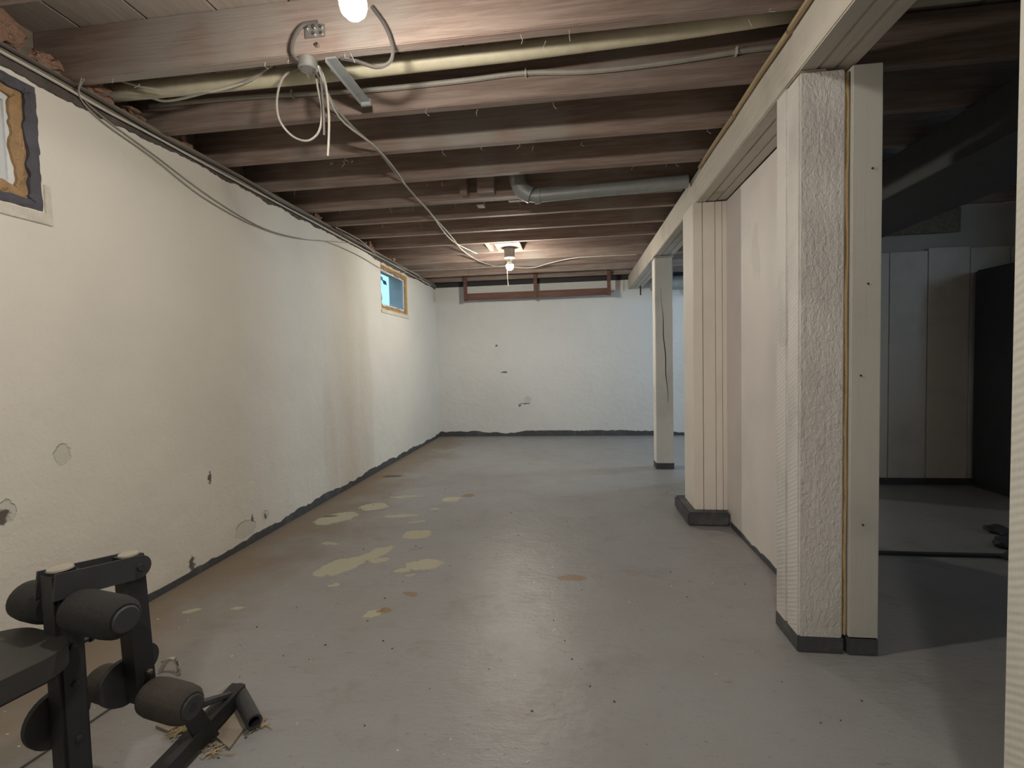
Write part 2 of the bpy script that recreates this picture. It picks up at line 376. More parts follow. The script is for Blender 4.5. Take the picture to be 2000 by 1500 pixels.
# panelled wall of the dark side room: backing plus boards
wp = struct('wall_side_room', B((1.03, 4.13, 0), (XR, 4.20, 2.13)), 'side_plaster', 'board-clad wall at the back of the dark side room', 'wall')
x = 1.03
ww = [.30, .265, .285, .25, .30, .27, .29, .27, .25]
for k, wd in enumerate(ww):
    x2 = min(x+wd, XR-.005)
    top = 1.80+.05*mnoise.noise(Vector((x*2, 0, 0))) if x2 > 2.2 else 2.12
    obj('panel_board', B((x+.003, 4.10, .045), (x2-.003, 4.13, top), .002), 'panel_paint', wp)
    x = x2
obj('header_board', B((1.03, 4.07, 1.92), (2.90, 4.10, 2.10), .003), 'sill_wood', wp)
obj('foot_board', B((1.03, 4.085, 0), (XR, 4.10, .05)), 'band', wp)

# ceiling: backing, floor boards and joists
bm = bmesh.new()
box(bm, (-2.1, .70, 2.345), (XR+.2, BY+.2, 2.42)); box(bm, (-2.1, YN-.2, 2.345), (-.80, .70, 2.42)); box(bm, (.754, YN-.2, 2.345), (XR+.2, .70, 2.42))
ceil = struct('ceiling', bm, 'side_plaster', 'open basement ceiling of brown floor joists under wide boards', 'ceiling')
pm = None
x = -2.10
k = 0
while x < XR:
    if pm is None: pm = mesh('subfloor_board', B((.004, .70, ZS), (.276, BY, 2.344), .003), 'plank_wood')
    o = obj('subfloor_board', pm, None, ceil, loc=(x, 0, 0)); x += .28
jm = mesh('joist', B((-2.02, 0, 0), (XR, .045, .19), .003), 'joist_wood')
JY = [1.675+.4*k for k in range(-2, 13)]
for y in JY: obj('joist', jm, None, ceil, loc=(0, y, ZJ-(.012 if abs(y-2.075) < .01 else 0)))
obj('sistered_joist', B((-1.9, 3.321, ZJ+.003), (XR, 3.366, ZS), .003), 'joist_wood', ceil)
obj('sistered_joist', B((-.42, 3.367, ZJ+.001), (.745, 3.412, ZS), .003), 'plank_wood', ceil)
obj('header_joist', B((-2.02, .655, ZJ), (.75, .70, ZS)), 'joist_wood', ceil)
for x, y, w_ in ((-.715, 3.19, .045), (-.60, 3.19, .11), (-.655, 3.44, .05), (-.80, 4.53, .04), (1.9, 2.2, .05)):
    obj('blocking', B((x, y, ZJ+.01), (x+w_, y+.08 if y < 4 else 4.87, ZS)), 'joist_wood', ceil)
# stairwell over the viewpoint
bm = bmesh.new()
box(bm, (-.84, YN-.2, 2.13), (-.80, .70, 3.0)); box(bm, (.754, YN-.2, 2.345), (.80, .70, 3.0)); box(bm, (-.84, .70, 2.42), (.80, .74, 3.0)); box(bm, (-.84, YN-.24, 2.34), (.80, YN-.2, 3.0))
box(bm, (-.84, YN-.24, 3.0), (.80, .74, 3.04))
struct('wall_stairwell', bm, 'side_plaster', 'plaster lining of the stair opening above the viewpoint', 'wall')
# sill plate, rim board along the left and back walls
struct('trim_1', B((-2.09, YN, 2.085), (-1.868, BY, ZJ-.002)), 'sill_wood', 'grey-brown timber sill plate on top of the left wall', 'sill plate')
rnd = random.Random(17); bm = bmesh.new(); prev = None; h = .02
for i in range(420):
    y = .6+i*(6.04/419); h = min(.034, max(.004, h+rnd.uniform(-.007, .007))); xo = WX+.003+rnd.uniform(0, .004)
    cur = [bm.verts.new((WX-.01, y, 2.086)), bm.verts.new((xo, y, 2.086)), bm.verts.new((xo, y, 2.071-h*.7)), bm.verts.new((WX-.01, y, 2.071-h))]
    if prev:
        for k in range(4): bm.faces.new((prev[k], prev[(k+1) % 4], cur[(k+1) % 4], cur[k]))
    else: bm.faces.new(cur)
    prev = cur
bm.faces.new(prev[::-1])
struct('trim_5', bm, 'crumble', 'ragged dark mortar edge along the top of the left wall', 'mortar edge')
struct('trim_2', B((-2.09, YN, ZJ), (-2.02, BY, ZS)), 'sill_wood', 'rim board closing the joist bays above the left wall', 'rim board')
struct('trim_3', B((-2.1, BY+.005, 2.08), (XR, BY+.1, 2.345)), 'dark_iron', 'dark rim board above the back wall', 'rim board')
struct('trim_4', B((1.02, 2.63, 0), (2.6, 2.665, .012), .003), 'dark_iron', 'dark strip across the floor of the side room', 'floor strip')

# ragged dark paint band at the foot of the walls
def band(p0, p1, nrm, hmin, hmax, seed, step=.03):
    rnd = random.Random(seed); bm = bmesh.new(); a = Vector(p0); d = Vector(p1)-a; n = max(2, int(d.length/step)); nv = Vector(nrm)*.004
    prev = None; h = (hmin+hmax)/2
    for i in range(n+1):
        h = min(hmax, max(hmin, h+rnd.uniform(-.009, .009))); p = a+d*(i/n)
        cur = [bm.verts.new(p+nv+Vector((0, 0, 0))), bm.verts.new(p+nv*.9+Vector((0, 0, h))), bm.verts.new(p+Vector((0, 0, h+.002))), bm.verts.new(p)]
        if prev:
            for k in range(4): bm.faces.new((prev[k], prev[(k+1) % 4], cur[(k+1) % 4], cur[k]))
        else: bm.faces.new(cur)
        prev = cur
    bm.faces.new(prev[::-1]); return bm
struct('baseboard_left', band((WX, YN, 0), (WX, BY, 0), (1, 0, 0), .030, .062, 1), 'band', 'ragged dark grey paint band along the foot of the left wall', 'paint band')
struct('baseboard_back', band((WX+.004, BY, 0), (XR, BY, 0), (0, -1, 0), .035, .075, 2), 'band', 'ragged dark paint band along the foot of the end wall', 'paint band')
struct('baseboard_partition', band((.93, 1.92, 0), (.93, 3.02, 0), (-1, 0, 0), .015, .03, 3), 'band', 'thin dark paint band at the foot of the partition', 'paint band')

# ------------------------------------------------------------------ windows
def ragged_ring(y0, y1, z0, z1, wdt, seed, xf, xb, amp):
    """lumpy bead round a rectangular opening (inside the opening)"""
    bm = bmesh.new(); path = []
    def seg(a, b_, n): return [(a[0]+(b_[0]-a[0])*i/n, a[1]+(b_[1]-a[1])*i/n) for i in range(n)]
    ny, nz = 90, 50
    for a, b_, n in (((y0, z0), (y1, z0), ny), ((y1, z0), (y1, z1), nz), ((y1, z1), (y0, z1), ny), ((y0, z1), (y0, z0), nz)): path += seg(a, b_, n)
    rings = []
    for (y, z) in path:
        P0 = Vector((y*14+seed, z*14, seed*.7)); k = 1+amp*(mnoise.noise(P0)*1.1+mnoise.noise(P0*2.7)*.6)
        wd = wdt*max(.35, k)
        # pull the outer point towards the inside on both axes, clamped to a smaller rectangle
        iy = min(max(y, y0+wd), y1-wd); iz = min(max(z, z0+wd), z1-wd)
        row = [bm.verts.new((xb, y, z))]
        for t in (0, .33, .66, 1):
            q = Vector((y*30+seed, z*30+t*2, t*3)); bulge = math.sin(PI*(.15+.7*t))*wdt*.35*(1+.6*mnoise.noise(q))
            row.append(bm.verts.new((xf-.012+bulge, y+(iy-y)*t, z+(iz-z)*t)))
        row.append(bm.verts.new((xb, iy, iz))); rings.append(row)
    n = len(rings); m_ = len(rings[0])
    for i in range(n):
        a, b_ = rings[i], rings[(i+1) % n]
        for k in range(m_): bm.faces.new((a[k], a[(k+1) % m_], b_[(k+1) % m_], b_[k]))
    return bm
def window(name, W, xp, foam, label, glass, dark=False):
    y0, y1, z0, z1 = W
    o = struct(name, ragged_ring(y0-.004, y1+.004, z0-.004, z1+.004, .040 if dark else .018, 31 if dark else 12, WX+.004, xp-.03, .35), 'jamb_dark' if dark else 'foam_pale', label, 'window', True)
    inn = .030 if dark else .012
    f = obj('spray_foam', ragged_ring(y0+inn, y1-inn, z0+inn, z1-inn, foam, 5, WX-.010, xp-.03, .5), 'spray_foam', o, True)
    a, b_, c_, d = y0+inn+foam*.7, y1-inn-foam*.7, z0+inn+foam*.7, z1-inn-foam*.7
    fr = bmesh.new(); t = .028
    box(fr, (xp-.03, a, c_), (xp, b_, c_+t)); box(fr, (xp-.03, a, d-t), (xp, b_, d)); box(fr, (xp-.03, a, c_+t), (xp, a+t, d-t)); box(fr, (xp-.03, b_-t, c_+t), (xp, b_, d-t))
    fo = obj('window_frame', fr, 'vinyl_white', o)
    obj('pane', B((xp-.016, a+t, c_+t), (xp-.010, b_-t, d-t)), glass, fo)
    return o
w1 = window('window_1', W1, -1.905, .034, 'nearest high window with tan spray foam and a frosted pane', 'frosted', True)
w2 = window('window_2', W2, -1.905, .035, 'small high window far along the left wall with blue pane and ragged foam', 'glass')
obj('plaster_sill', B((WX, W1[0]-.02, W1[2]-.045), (WX+.006, W1[1]+.03, W1[2]-.006), .002), 'sill_plaster', w1)
obj('plaster_edge', B((WX, W1[1]+.006, W1[2]-.045), (WX+.005, W1[1]+.03, W1[2]+.10), .002), 'sill_plaster', w1)
obj('plaster_sill', B((WX, W2[0]-.01, W2[2]-.035), (WX+.008, W2[1]+.02, W2[2]-.004), .002), 'sill_plaster', w2)
# frame of the side-room window out of the frame on the right
fr = bmesh.new()
for lo, hi in (((XR+.05, 5.05, 1.57), (XR+.09, 5.85, 1.60)), ((XR+.05, 5.05, 2.0), (XR+.09, 5.85, 2.03)), ((XR+.05, 5.05, 1.6), (XR+.09, 5.08, 2.0)), ((XR+.05, 5.82, 1.6), (XR+.09, 5.85, 2.0))): box(fr, lo, hi)
struct('window_3', fr, 'vinyl_white', 'white window frame high in the wall of the side room', 'window')
fr = bmesh.new()
for lo, hi in (((XR+.03, 2.1, 1.57), (XR+.07, 2.8, 1.60)), ((XR+.03, 2.1, 1.92), (XR+.07, 2.8, 1.95)), ((XR+.03, 2.1, 1.6), (XR+.07, 2.13, 1.92)), ((XR+.03, 2.77, 1.6), (XR+.07, 2.8, 1.92))): box(fr, lo, hi)
struct('window_4', fr, 'vinyl_white', 'white window frame nearer the viewpoint in the side room wall', 'window')
# outside: soil and a bush beyond the second window
struct('ground_outside', B((-6, -3, 1.30), (-2.12, 9, 1.42)), 'soil', 'soil outside at the level of the window sills', 'ground')
bush = thing('bush', 'leafy bush outside the small far window', 'bush', (-3.0, 5.6, 1.42))
obj('stem', T([(0, 0, -.02), (.03, -.02, .4), (-.02, .05, .9)], [.02, .015, .008], 6), 'soil', bush)
rnd = random.Random(3); bm = bmesh.new()
for i in range(900):
    c0 = Vector((rnd.gauss(0, .25), rnd.gauss(0, .55), rnd.uniform(.05, 1.3))); d1 = Vector((rnd.uniform(-1, 1), rnd.uniform(-1, 1), rnd.uniform(-.6, .6))).normalized()*.06; d2 = d1.orthogonal().normalized()*.025
    bm.faces.new([bm.verts.new(c0-d1), bm.verts.new(c0+d2), bm.verts.new(c0+d1), bm.verts.new(c0-d2)])
lf = obj('leaves', bm, 'leaf', bush); lf['kind'] = 'stuff'

# ------------------------------------------------------------------ beam, posts, column
beam = thing('support_beam', 'white painted built-up timber beam carrying the joists along the right', 'beam', (0, 0, 0))
for x0, x1, ya, yb, dz in ((.754, .812, YN, 6.65, 0), (.8145, .871, YN, 2.92, .002), (.8145, .871, 2.925, 6.65, .004), (.8735, .93, YN, 1.98, .003), (.8735, .93, 1.985, 6.65, .006)):
    obj('beam_plank', B((x0, ya, 1.954+dz), (x1, yb, ZJ-.001), .004), 'beam_paint', beam)
cond = thing('conduit', 'thin tan conduit pipe along the upper edge of the white beam', 'conduit', (.742, 0, 2.112))
for a, b_ in ((-.5, 1.78), (1.79, 2.34), (2.35, 2.95)):
    obj('pipe_length', T([(0, a, -.004), (0, (a+b_)/2, .002), (0, b_, 0)], .0105, 8), 'tan_wood', cond, True)

def post_part(parent, name, lo, hi, mat, bev=.006): return obj(name, B(lo, hi, bev), mat, parent)
dp = thing('double_post', 'rough white double timber post under the beam with a foam-filled joint', 'post', (.754, 1.74, 0))
post_part(dp, 'front_timber', (0, 0, .05), (.142, .088, 1.945), 'post_paint')
post_part(dp, 'rear_timber', (-.002, .0915, .05), (.142, .178, 1.950), 'post_paint')
obj('base_band', B((-.003, -.003, 0), (.145, .181, .057), .004), 'band', dp)
obj('wood_shim', B((.0, .005, 1.9455), (.085, .10, 1.9535), .001), 'shim_wood', dp)
fbm = bmesh.new(); rnd = random.Random(11); prev = None
for i in range(60):
    z = .06+i*(1.88/59); j = rnd.uniform(-.0035, .0035); wv = .002*math.sin(i*.5)
    cur = [fbm.verts.new((.1485+wv, .045, z)), fbm.verts.new((.1505+wv, .014+j, z)), fbm.verts.new((.156+wv*.5+j*.4, .010+j, z)), fbm.verts.new((.1595, .045, z))]
    if prev:
        for k in range(4): fbm.faces.new((prev[k], prev[(k+1) % 4], cur[(k+1) % 4], cur[k]))
    else: fbm.faces.new(cur)
    prev = cur
fbm.faces.new(prev[::-1]); obj('foam_filler', fbm, 'foam_pale', dp, label='ragged yellow foam strip')
fp = thing('flat_post', 'smooth white plank post standing beside the rough double post', 'post', (.914, 1.733, 0))
post_part(fp, 'plank', (0, .004, .05), (.092, .09, 1.953), 'board_paint', .003)
obj('base_band', B((-.004, 0, 0), (.092, .092, .062), .004), 'band', fp)
for x, z in ((.060, 1.62), (.03, .95), (.04, .45), (.05, 1.25)): obj('nail', lathe([(0, -.004), (.003, -.004), (.003, .0), (0, .002)], 8, 'Y', (x, .003, z)), 'dark_iron', fp)
npst = thing('near_post', 'white sawn timber post at the right edge of the view', 'post', (.754, .80, 0))
post_part(npst, 'timber', (0, 0, .05), (.145, .145, 1.953), 'near_post_paint', .005)
obj('base_band', B((-.003, -.003, 0), (.148, .148, .057), .004), 'band', npst)
fpst = thing('far_post', 'single square white timber post with a long vertical split', 'post', (.758, 4.60, 0))
post_part(fpst, 'timber', (0, 0, .05), (.155, .15, 1.94), 'post_paint_plain', .005)
obj('base_band', B((-.003, -.003, 0), (.158, .153, .06), .004), 'band', fpst)
obj('cap_shim', B((-.01, -.012, 1.941), (.165, .155, 1.953), .002), 'board_paint', fpst)
cr = bmesh.new(); L = []; R_ = []
for i in range(28):
    t = i/27; z = .62+t*1.05; xx = .108-.055*t+.004*math.sin(t*19); hw = .0035*math.sin(PI*min(1, .06+t))+.0008
    L.append(cr.verts.new((xx-hw, -.0006, z))); R_.append(cr.verts.new((xx+hw, -.0006, z)))
for i in range(27): cr.faces.new((L[i], R_[i], R_[i+1], L[i+1]))
cr2 = bmesh.ops.extrude_face_region(cr, geom=list(cr.faces))
bmesh.ops.translate(cr, verts=[g for g in cr2['geom'] if isinstance(g, bmesh.types.BMVert)], vec=(0, .0016, 0))
obj('split', cr, 'dark_iron', fpst, label='long dark drying split')

col = thing('boxed_column', 'boxed white plank column on a dark concrete footing against the partition', 'column', (.735, 3.08, 0))
for x0, x1, m_ in ((.0, .052, 0), (.0555, .126, .001), (.1285, .166, 0), (.1685, .195, .001)):
    post_part(col, 'board', (x0, m_, .085), (x1, .022, 1.952), 'column_paint', .002)
post_part(col, 'side_board', (.0, .0235, .085), (.022, .27, 1.952), 'column_paint', .002)
post_part(col, 'core', (.0235, .0235, .085), (.194, .268, 1.95), 'column_paint', .002)
fb = B((-.055, -.06, 0), (.192, .34, .085), .012); obj('footing', fb, 'band', col)

# ------------------------------------------------------------------ lamps
def bulb_prof(r): # A-shape bulb, neck up
    return [(0, -r*1.0), (r*.5, -r*.87), (r*.87, -r*.5), (r, 0), (r*.93, r*.42), (r*.72, r*.85), (r*.5, r*1.25), (r*.42, r*1.5), (0, r*1.5)]
def lamp(loc, r, mat, label, zt, box_=True, cord=None):
    t = thing('bulb_lamp', label, 'lamp', (loc[0], loc[1], loc[2]))
    k = 5 if mat == 'bulb_far' else 4
    obj('bulb', lathe(bulb_prof(r)[:k]+([(r*.96, r*.28)] if k == 4 else []), 24), mat, t, True)
    obj('bulb_neck', lathe(([(r*.96, r*.281)] if k == 4 else [])+bulb_prof(r)[(k-1 if k == 5 else k):], 24), 'porcelain', t, True)
    z = r*1.45
    h = obj('lampholder', lathe([(r*.5, z), (r*.62, z), (r*.66, z+.018), (r*1.45, z+.028), (r*1.5, z+.036), (0, z+.036)], 24), 'porcelain', t, True)
    if box_: obj('ceiling_box', lathe([(0, z+.037), (r*1.35, z+.037), (r*1.5, zt-loc[2]), (0, zt-loc[2])], 8), 'tin_dull', t)
    if cord: obj('cord', T([(0, 0, z+.036), (.003, .002, (z+.036+cord-loc[2])/2), (0, 0, cord-loc[2])], .004, 6), 'cable_dark', t)
    return t
l1 = lamp((-.555, 1.262, 1.968), .036, 'bulb_near', 'bare glowing bulb hanging nearest at the top of the view', ZJ-.001)
l2 = lamp((-.588, 4.74, 1.952), .036, 'bulb_far', 'bare glowing bulb with pull cord far down the ceiling', ZJ)
obj('mount_board', B((-.12, -.20, ZJ-1.952+.001), (.12, .14, ZJ-1.952+.02)), 'joist_wood', l2)
obj('pull_cord', T([(-.022, -.03, .05), (-.024, -.032, -.05), (-.02, -.03, -.15), (-.016, -.03, -.19), (-.018, -.03, -.215)], [.0022, .0022, .0022, .0045, .0045], 6), 'cord_pull', l2)
lamp((-.07, -.67, 2.30), .066, 'bulb_stair', 'round globe bulb hanging in the stair opening above the viewpoint', 2.4, False, 3.0)

# ------------------------------------------------------------------ pipes, ducts, cables
t = obj('drain_pipe', T([(-1.99, 1.90, 2.205), (-.96, 1.90, 2.198), (-.21, 1.90, 2.205), (.37, 1.90, 2.222), (.95, 1.90, 2.25), (2.4, 1.90, 2.262)], .034, 16), 'pipe_pale', None, True)
tag(t, 'thick pale pipe running between the first two joists in view', 'pipe')
cj = thing('armoured_cable', 'flat grey cable stapled along the face of the second joist', 'cable', (0, 2.062, 0))
obj('sheath', T([(-1.9, 0, 2.232), (-1.43, 0, 2.229), (-.855, 0, 2.208), (-.447, 0, 2.209), (-.186, 0, 2.216), (.088, 0, 2.197), (.392, 0, 2.202), (.666, 0, 2.218), (.809, 0, 2.220)], .0105, 8, 5), 'cable_grey', cj, True)
for x, z in ((-.17, 2.216), (.66, 2.218), (-1.2, 2.222)): obj('staple', B((x-.004, -.014, z-.014), (x+.004, .012, z+.014), .001), 'cable_white', cj)
du = thing('sheet_metal_duct', 'galvanised duct elbow turning from between joists towards the beam', 'duct', (0, 3.20, 0))
obj('riser', T([(-.345, 0, 2.315), (-.335, 0, 2.21)], .05, 20), 'galvanised', du, True)
obj('elbow', T([(-.335, 0, 2.215), (-.32, 0, 2.165), (-.29, 0, 2.125), (-.245, 0, 2.10)], .052, 20, 3), 'galvanised', du, True)
obj('run', T([(-.255, .01, 2.103), (-.22, .01, 2.095), (.735, .01, 2.125)], .040, 20), 'galvanised', du, True)
obj('collar', T([(-.225, .01, 2.095), (-.19, .01, 2.096)], .048, 20), 'galvanised', du, True)
fd = thing('round_duct', 'round silver duct behind the far square post', 'duct', (0, 6.15, 0))
for a, b_ in ((.97, 1.58), (1.585, 2.2), (2.205, 2.6)): obj('pipe_section', T([(a, 0, 1.925+.01*a), (b_, 0, 1.925+.01*b_)], .085, 20), 'galvanised', fd, True)
for a in (1.2, 2.0): obj('hanger_strap', B((a-.01, -.09, 1.93), (a+.01, -.086, 2.14)), 'galvanised', fd)
rd = obj('hanger_rod', B((.870, 6.40, 1.84), (.886, 6.416, 1.955)), 'dark_iron'); tag(rd, 'short dark rod hanging under the far end of the beam', 'rod')
pk = obj('patch_block', B((.56, 6.632, 1.92), (.69, 6.652, 2.07), .003), 'partition_paint'); tag(pk, 'small pinkish block on the end wall beside the beam', 'block')

def cable(name, label, pts, r, mat='cable_grey', sm=5, cat='cable', group=None):
    o = obj(name, T(pts, r, 6, sm), mat, None, True); return tag(o, label, cat, group)
cable('electric_cable', 'main grey cable crossing the joists from the near tangle to the far lamp',
    [(-.913, 1.70, 2.121), (-.97, 1.967, 2.115), (-.974, 2.166, 2.108), (-.965, 2.441, 2.118), (-.982, 2.786, 2.112), (-1.004, 3.354, 2.118), (-1.016, 4.121, 2.118), (-1.036, 4.702, 2.118), (-.95, 5.30, 2.118), (-.75, 5.55, 2.118), (-.60, 4.98, 2.125)], .0062, 'cable_grey')
cable('electric_cable', 'second thinner cable twisted along the main ceiling cable',
    [(-.90, 1.72, 2.112), (-.985, 2.05, 2.10), (-.94, 2.30, 2.09), (-.955, 2.50, 2.112), (-.96, 2.70, 2.105), (-.995, 3.0, 2.115), (-.995, 3.416, 2.112), (-1.035, 4.0, 2.11), (-1.03, 4.40, 2.115), (-.93, 4.86, 2.12)], .0045, 'cable_white')
cable('electric_cable', 'white cable running right from the far lamp to the beam',
    [(-.67, 5.64, 2.122), (-.44, 5.62, 2.10), (-.225, 5.49, 2.118), (.087, 5.30, 2.123), (.69, 5.29, 2.123)], .006, 'cable_white')
cable('electric_cable', 'thin cable running left from the far lamp to the left wall',
    [(-1.855, 5.53, 2.118), (-1.39, 5.58, 2.118), (-1.02, 5.55, 2.118), (-.72, 5.50, 2.118)], .005, 'cable_grey')
cable('wall_cable', 'lower of the two thin cables sagging across the left wall',
    [(-1.80, 1.655, 2.118), (-1.86, 1.70, 2.075), (-1.868, 1.80, 2.03), (-1.868, 2.025, 1.985), (-1.869, 2.328, 1.906), (-1.869, 2.733, 1.872), (-1.869, 3.171, 1.905), (-1.868, 3.769, 2.025), (-1.862, 4.053, 2.078)], .0028, 'cable_grey')
cable('wall_cable', 'upper thin sagging cable reaching the far window',
    [(-1.80, 1.665, 2.12), (-1.86, 1.70, 2.09), (-1.868, 1.80, 2.05), (-1.868, 2.028, 2.002), (-1.869, 2.403, 1.92), (-1.869, 2.834, 1.88), (-1.869, 3.306, 1.93), (-1.869, 3.605, 1.985), (-1.868, 4.15, 2.000), (-1.862, 4.671, 1.978), (-1.855, 5.0, 2.0), (-1.862, 5.435, 2.075)], .0028, 'cable_grey')
cable('wall_cable', 'pale cable lying along the top of the left wall',
    [(-1.862, 1.2, 2.09), (-1.860, 1.58, 2.087), (-1.858, 1.791, 2.078), (-1.858, 2.033, 2.08), (-1.858, 2.341, 2.077), (-1.858, 2.75, 2.076), (-1.858, 3.316, 2.077), (-1.858, 4.053, 2.074), (-1.858, 5.184, 2.078), (-1.858, 6.34, 2.072)], .0055, 'cable_white')
cable('wall_cable', 'dark cable bundled above the pale cable on the left wall',
    [(-1.855, 1.3, 2.112), (-1.85, 1.7, 2.108), (-1.855, 2.1, 2.096), (-1.85, 2.6, 2.104), (-1.852, 3.0, 2.092), (-1.85, 3.5, 2.10), (-1.852, 4.2, 2.095), (-1.85, 4.9, 2.10), (-1.852, 5.9, 2.09)], .006, 'cable_dark')
cable('wall_cable', 'grey cable looping out from the wall top by the far window',
    [(-1.84, 3.7, 2.122), (-1.79, 4.0, 2.10), (-1.81, 4.3, 2.085), (-1.85, 4.6, 2.075), (-1.84, 5.2, 2.085), (-1.80, 5.6, 2.085), (-1.855, 6.0, 2.06)], .005, 'cable_grey')
cable('loose_cable', 'big hanging loop of grey cable under the first joist',
    [(-.984, 1.80, 2.17), (-1.069, 1.79, 2.137), (-1.105, 1.79, 2.063), (-1.102, 1.79, 1.976), (-1.059, 1.80, 1.914), (-.997, 1.80, 1.89), (-.954, 1.81, 1.925), (-.938, 1.81, 2.0), (-.950, 1.81, 2.088), (-.96, 1.80, 2.16), (-.99, 1.76, 2.19)], .0042, 'cable_grey')
cable('loose_cable', 'pair-end of cable dangling straight down beside the loop',
    [(-1.05, 1.74, 2.20), (-.99, 1.77, 2.155), (-.94, 1.79, 2.165), (-.915, 1.80, 2.103), (-.905, 1.80, 1.988), (-.909, 1.80, 1.893), (-.916, 1.80, 1.826)], .0045, 'cable_grey')
cable('loose_cable', 'brown cable end hanging inside the tangle',
    [(-.93, 1.74, 2.18), (-.925, 1.78, 2.12), (-.918, 1.785, 2.0), (-.922, 1.79, 1.90)], .0045, 'cable_dark')
cable('loose_cable', 'dark cable sagging from the left wall to the tangle',
    [(-1.90, 1.80, 2.145), (-1.707, 1.83, 2.135), (-1.617, 1.84, 2.114), (-1.455, 1.84, 2.13), (-1.274, 1.84, 2.160), (-1.129, 1.80, 2.185), (-1.0, 1.74, 2.20)], .005, 'cable_grey')
cable('loose_cable', 'pale cable sagging under the pale pipe at left',
    [(-1.80, 1.82, 2.20), (-1.70, 1.83, 2.17), (-1.568, 1.84, 2.145), (-1.41, 1.84, 2.135), (-1.229, 1.84, 2.17), (-1.12, 1.80, 2.21)], .005, 'cable_white')
cable('loose_cable', 'dark cable loop hanging right of the near bulb',
    [(-.66, 1.655, 2.25), (-.62, 1.65, 2.19), (-.598, 1.65, 2.14), (-.590, 1.65, 2.09), (-.606, 1.655, 2.058), (-.655, 1.66, 2.05), (-.737, 1.68, 2.092), (-.80, 1.70, 2.118)], .0065, 'cable_dark')
cable('loose_cable', 'short dark cable bowed left of the fixing screws',
    [(-.86, 1.655, 2.222), (-.91, 1.652, 2.215), (-.945, 1.65, 2.175), (-.958, 1.655, 2.126), (-.95, 1.70, 2.115)], .0065, 'cable_dark')
hw = thing('fixing_screws', 'cluster of screw heads on a small plate on the first joist', 'fixing', (0, 1.672, 0))
obj('plate', B((-.915, -.006, 2.18), (-.842, .0, 2.222), .001), 'tin_dull', hw)
for x, z in ((-.906, 2.212), (-.879, 2.211), (-.852, 2.211), (-.88, 2.19), (-.852, 2.189), (-.87, 2.152)):
    obj('screw', lathe([(0, -.016), (.006, -.014), (.0075, -.008), (.006, .002), (0, .002)], 10, 'Y', (x, 0, z)), 'chrome', hw, True)
st = thing('metal_bracket', 'long flat grey metal bracket hung across the first two joists', 'bracket', (-.834, 1.69, 2.116))
obj('bar', B((-.019, 0, 0), (.019, .30, .006), .001), 'galvanised', st)
obj('end_lip', B((-.022, .292, -.014), (.022, .305, .012), .002), 'galvanised', st)
obj('side_flange', B((-.021, 0, -.012), (-.018, .29, .004)), 'galvanised', st)
jb = thing('junction_box', 'round metal junction box under the first joist in the cable tangle', 'junction box', (-.93, 1.705, 2.104))
obj('can', lathe([(0, -.010), (.030, -.010), (.034, -.006), (.034, .025), (0, .025)], 16), 'tin_dull', jb, True)
for a in range(3): obj('screw', lathe([(0, -.018), (.005, -.016), (.005, -.011), (0, -.011)], 8, 'Z', (.025*math.cos(a*2.1), .025*math.sin(a*2.1), 0)), 'chrome', jb)

# hanging timber rack by the end wall
rk = thing('hanging_rack', 'red-brown hanging timber rail on three uprights before the end wall', 'rack', (0, 6.44, 0))
obj('rail', B((-1.40, .0, 1.868), (.485, .028, 1.955), .002), 'rack_wood', rk)
for x in (-1.425, -.487, .462): obj('upright', B((x, -.026 if x > -1 and x < 0 else -.03, 1.855), (x+.045, -.001, 2.27), .002), 'rack_wood', rk)
for x in (-.470, -.455): obj('nail_head', lathe([(0, -.032), (.004, -.031), (.004, -.026), (0, -.026)], 8, 'Y', (x, 0, 1.91 if x < -.46 else 1.88)), 'dark_iron', rk)

# insulation tufts on the sill
tl = ['largest tuft of brown insulation above the nearest window', 'tuft of insulation on the sill by the first joist', 'tuft of insulation left of the pale pipe', 'small tuft of insulation under the pale pipe end',
      'tuft of insulation behind the second joist', 'crumb of brown insulation midway along the wall top', 'brown insulation lump on the wall top before the far window', 'last insulation lump above the far window']
for i, (y, z, r, x) in enumerate(((1.46, 2.20, .075, -1.93), (1.615, 2.155, .04, -1.90), (1.79, 2.16, .06, -1.91), (1.99, 2.15, .04, -1.91), (2.24, 2.14, .045, -1.91), (3.5, 2.15, .04, -1.90), (4.45, 2.15, .05, -1.89), (5.0, 2.15, .05, -1.89))):
    o = obj('insulation_tuft', lump(r, i+1, 3, .6, 2.6, (.8, 1.25, .85)), 'insulation', None, False, (x, y, z)); tag(o, tl[i], 'insulation', 'insulation tufts on the sill')

# fine cobwebs under the joists
rnd = random.Random(21); bm = bmesh.new()
for i in range(60):
    y = rnd.choice(JY[2:9])+rnd.choice((0, .045)); x = rnd.uniform(-1.75, .7); l = rnd.uniform(.01, .035)
    a = Vector((x, y, ZJ-.013)); tube(bm, [a, a+Vector((rnd.uniform(-.01, .01), rnd.uniform(-.005, .005), -l*.6)), a+Vector((rnd.uniform(-.02, .02), rnd.uniform(-.01, .01), -l))], .0007, 4)
o = obj('cobweb_threads', bm, 'cobweb'); tag(o, 'wisps of pale cobweb hanging from the joists', 'cobweb', kind='stuff')

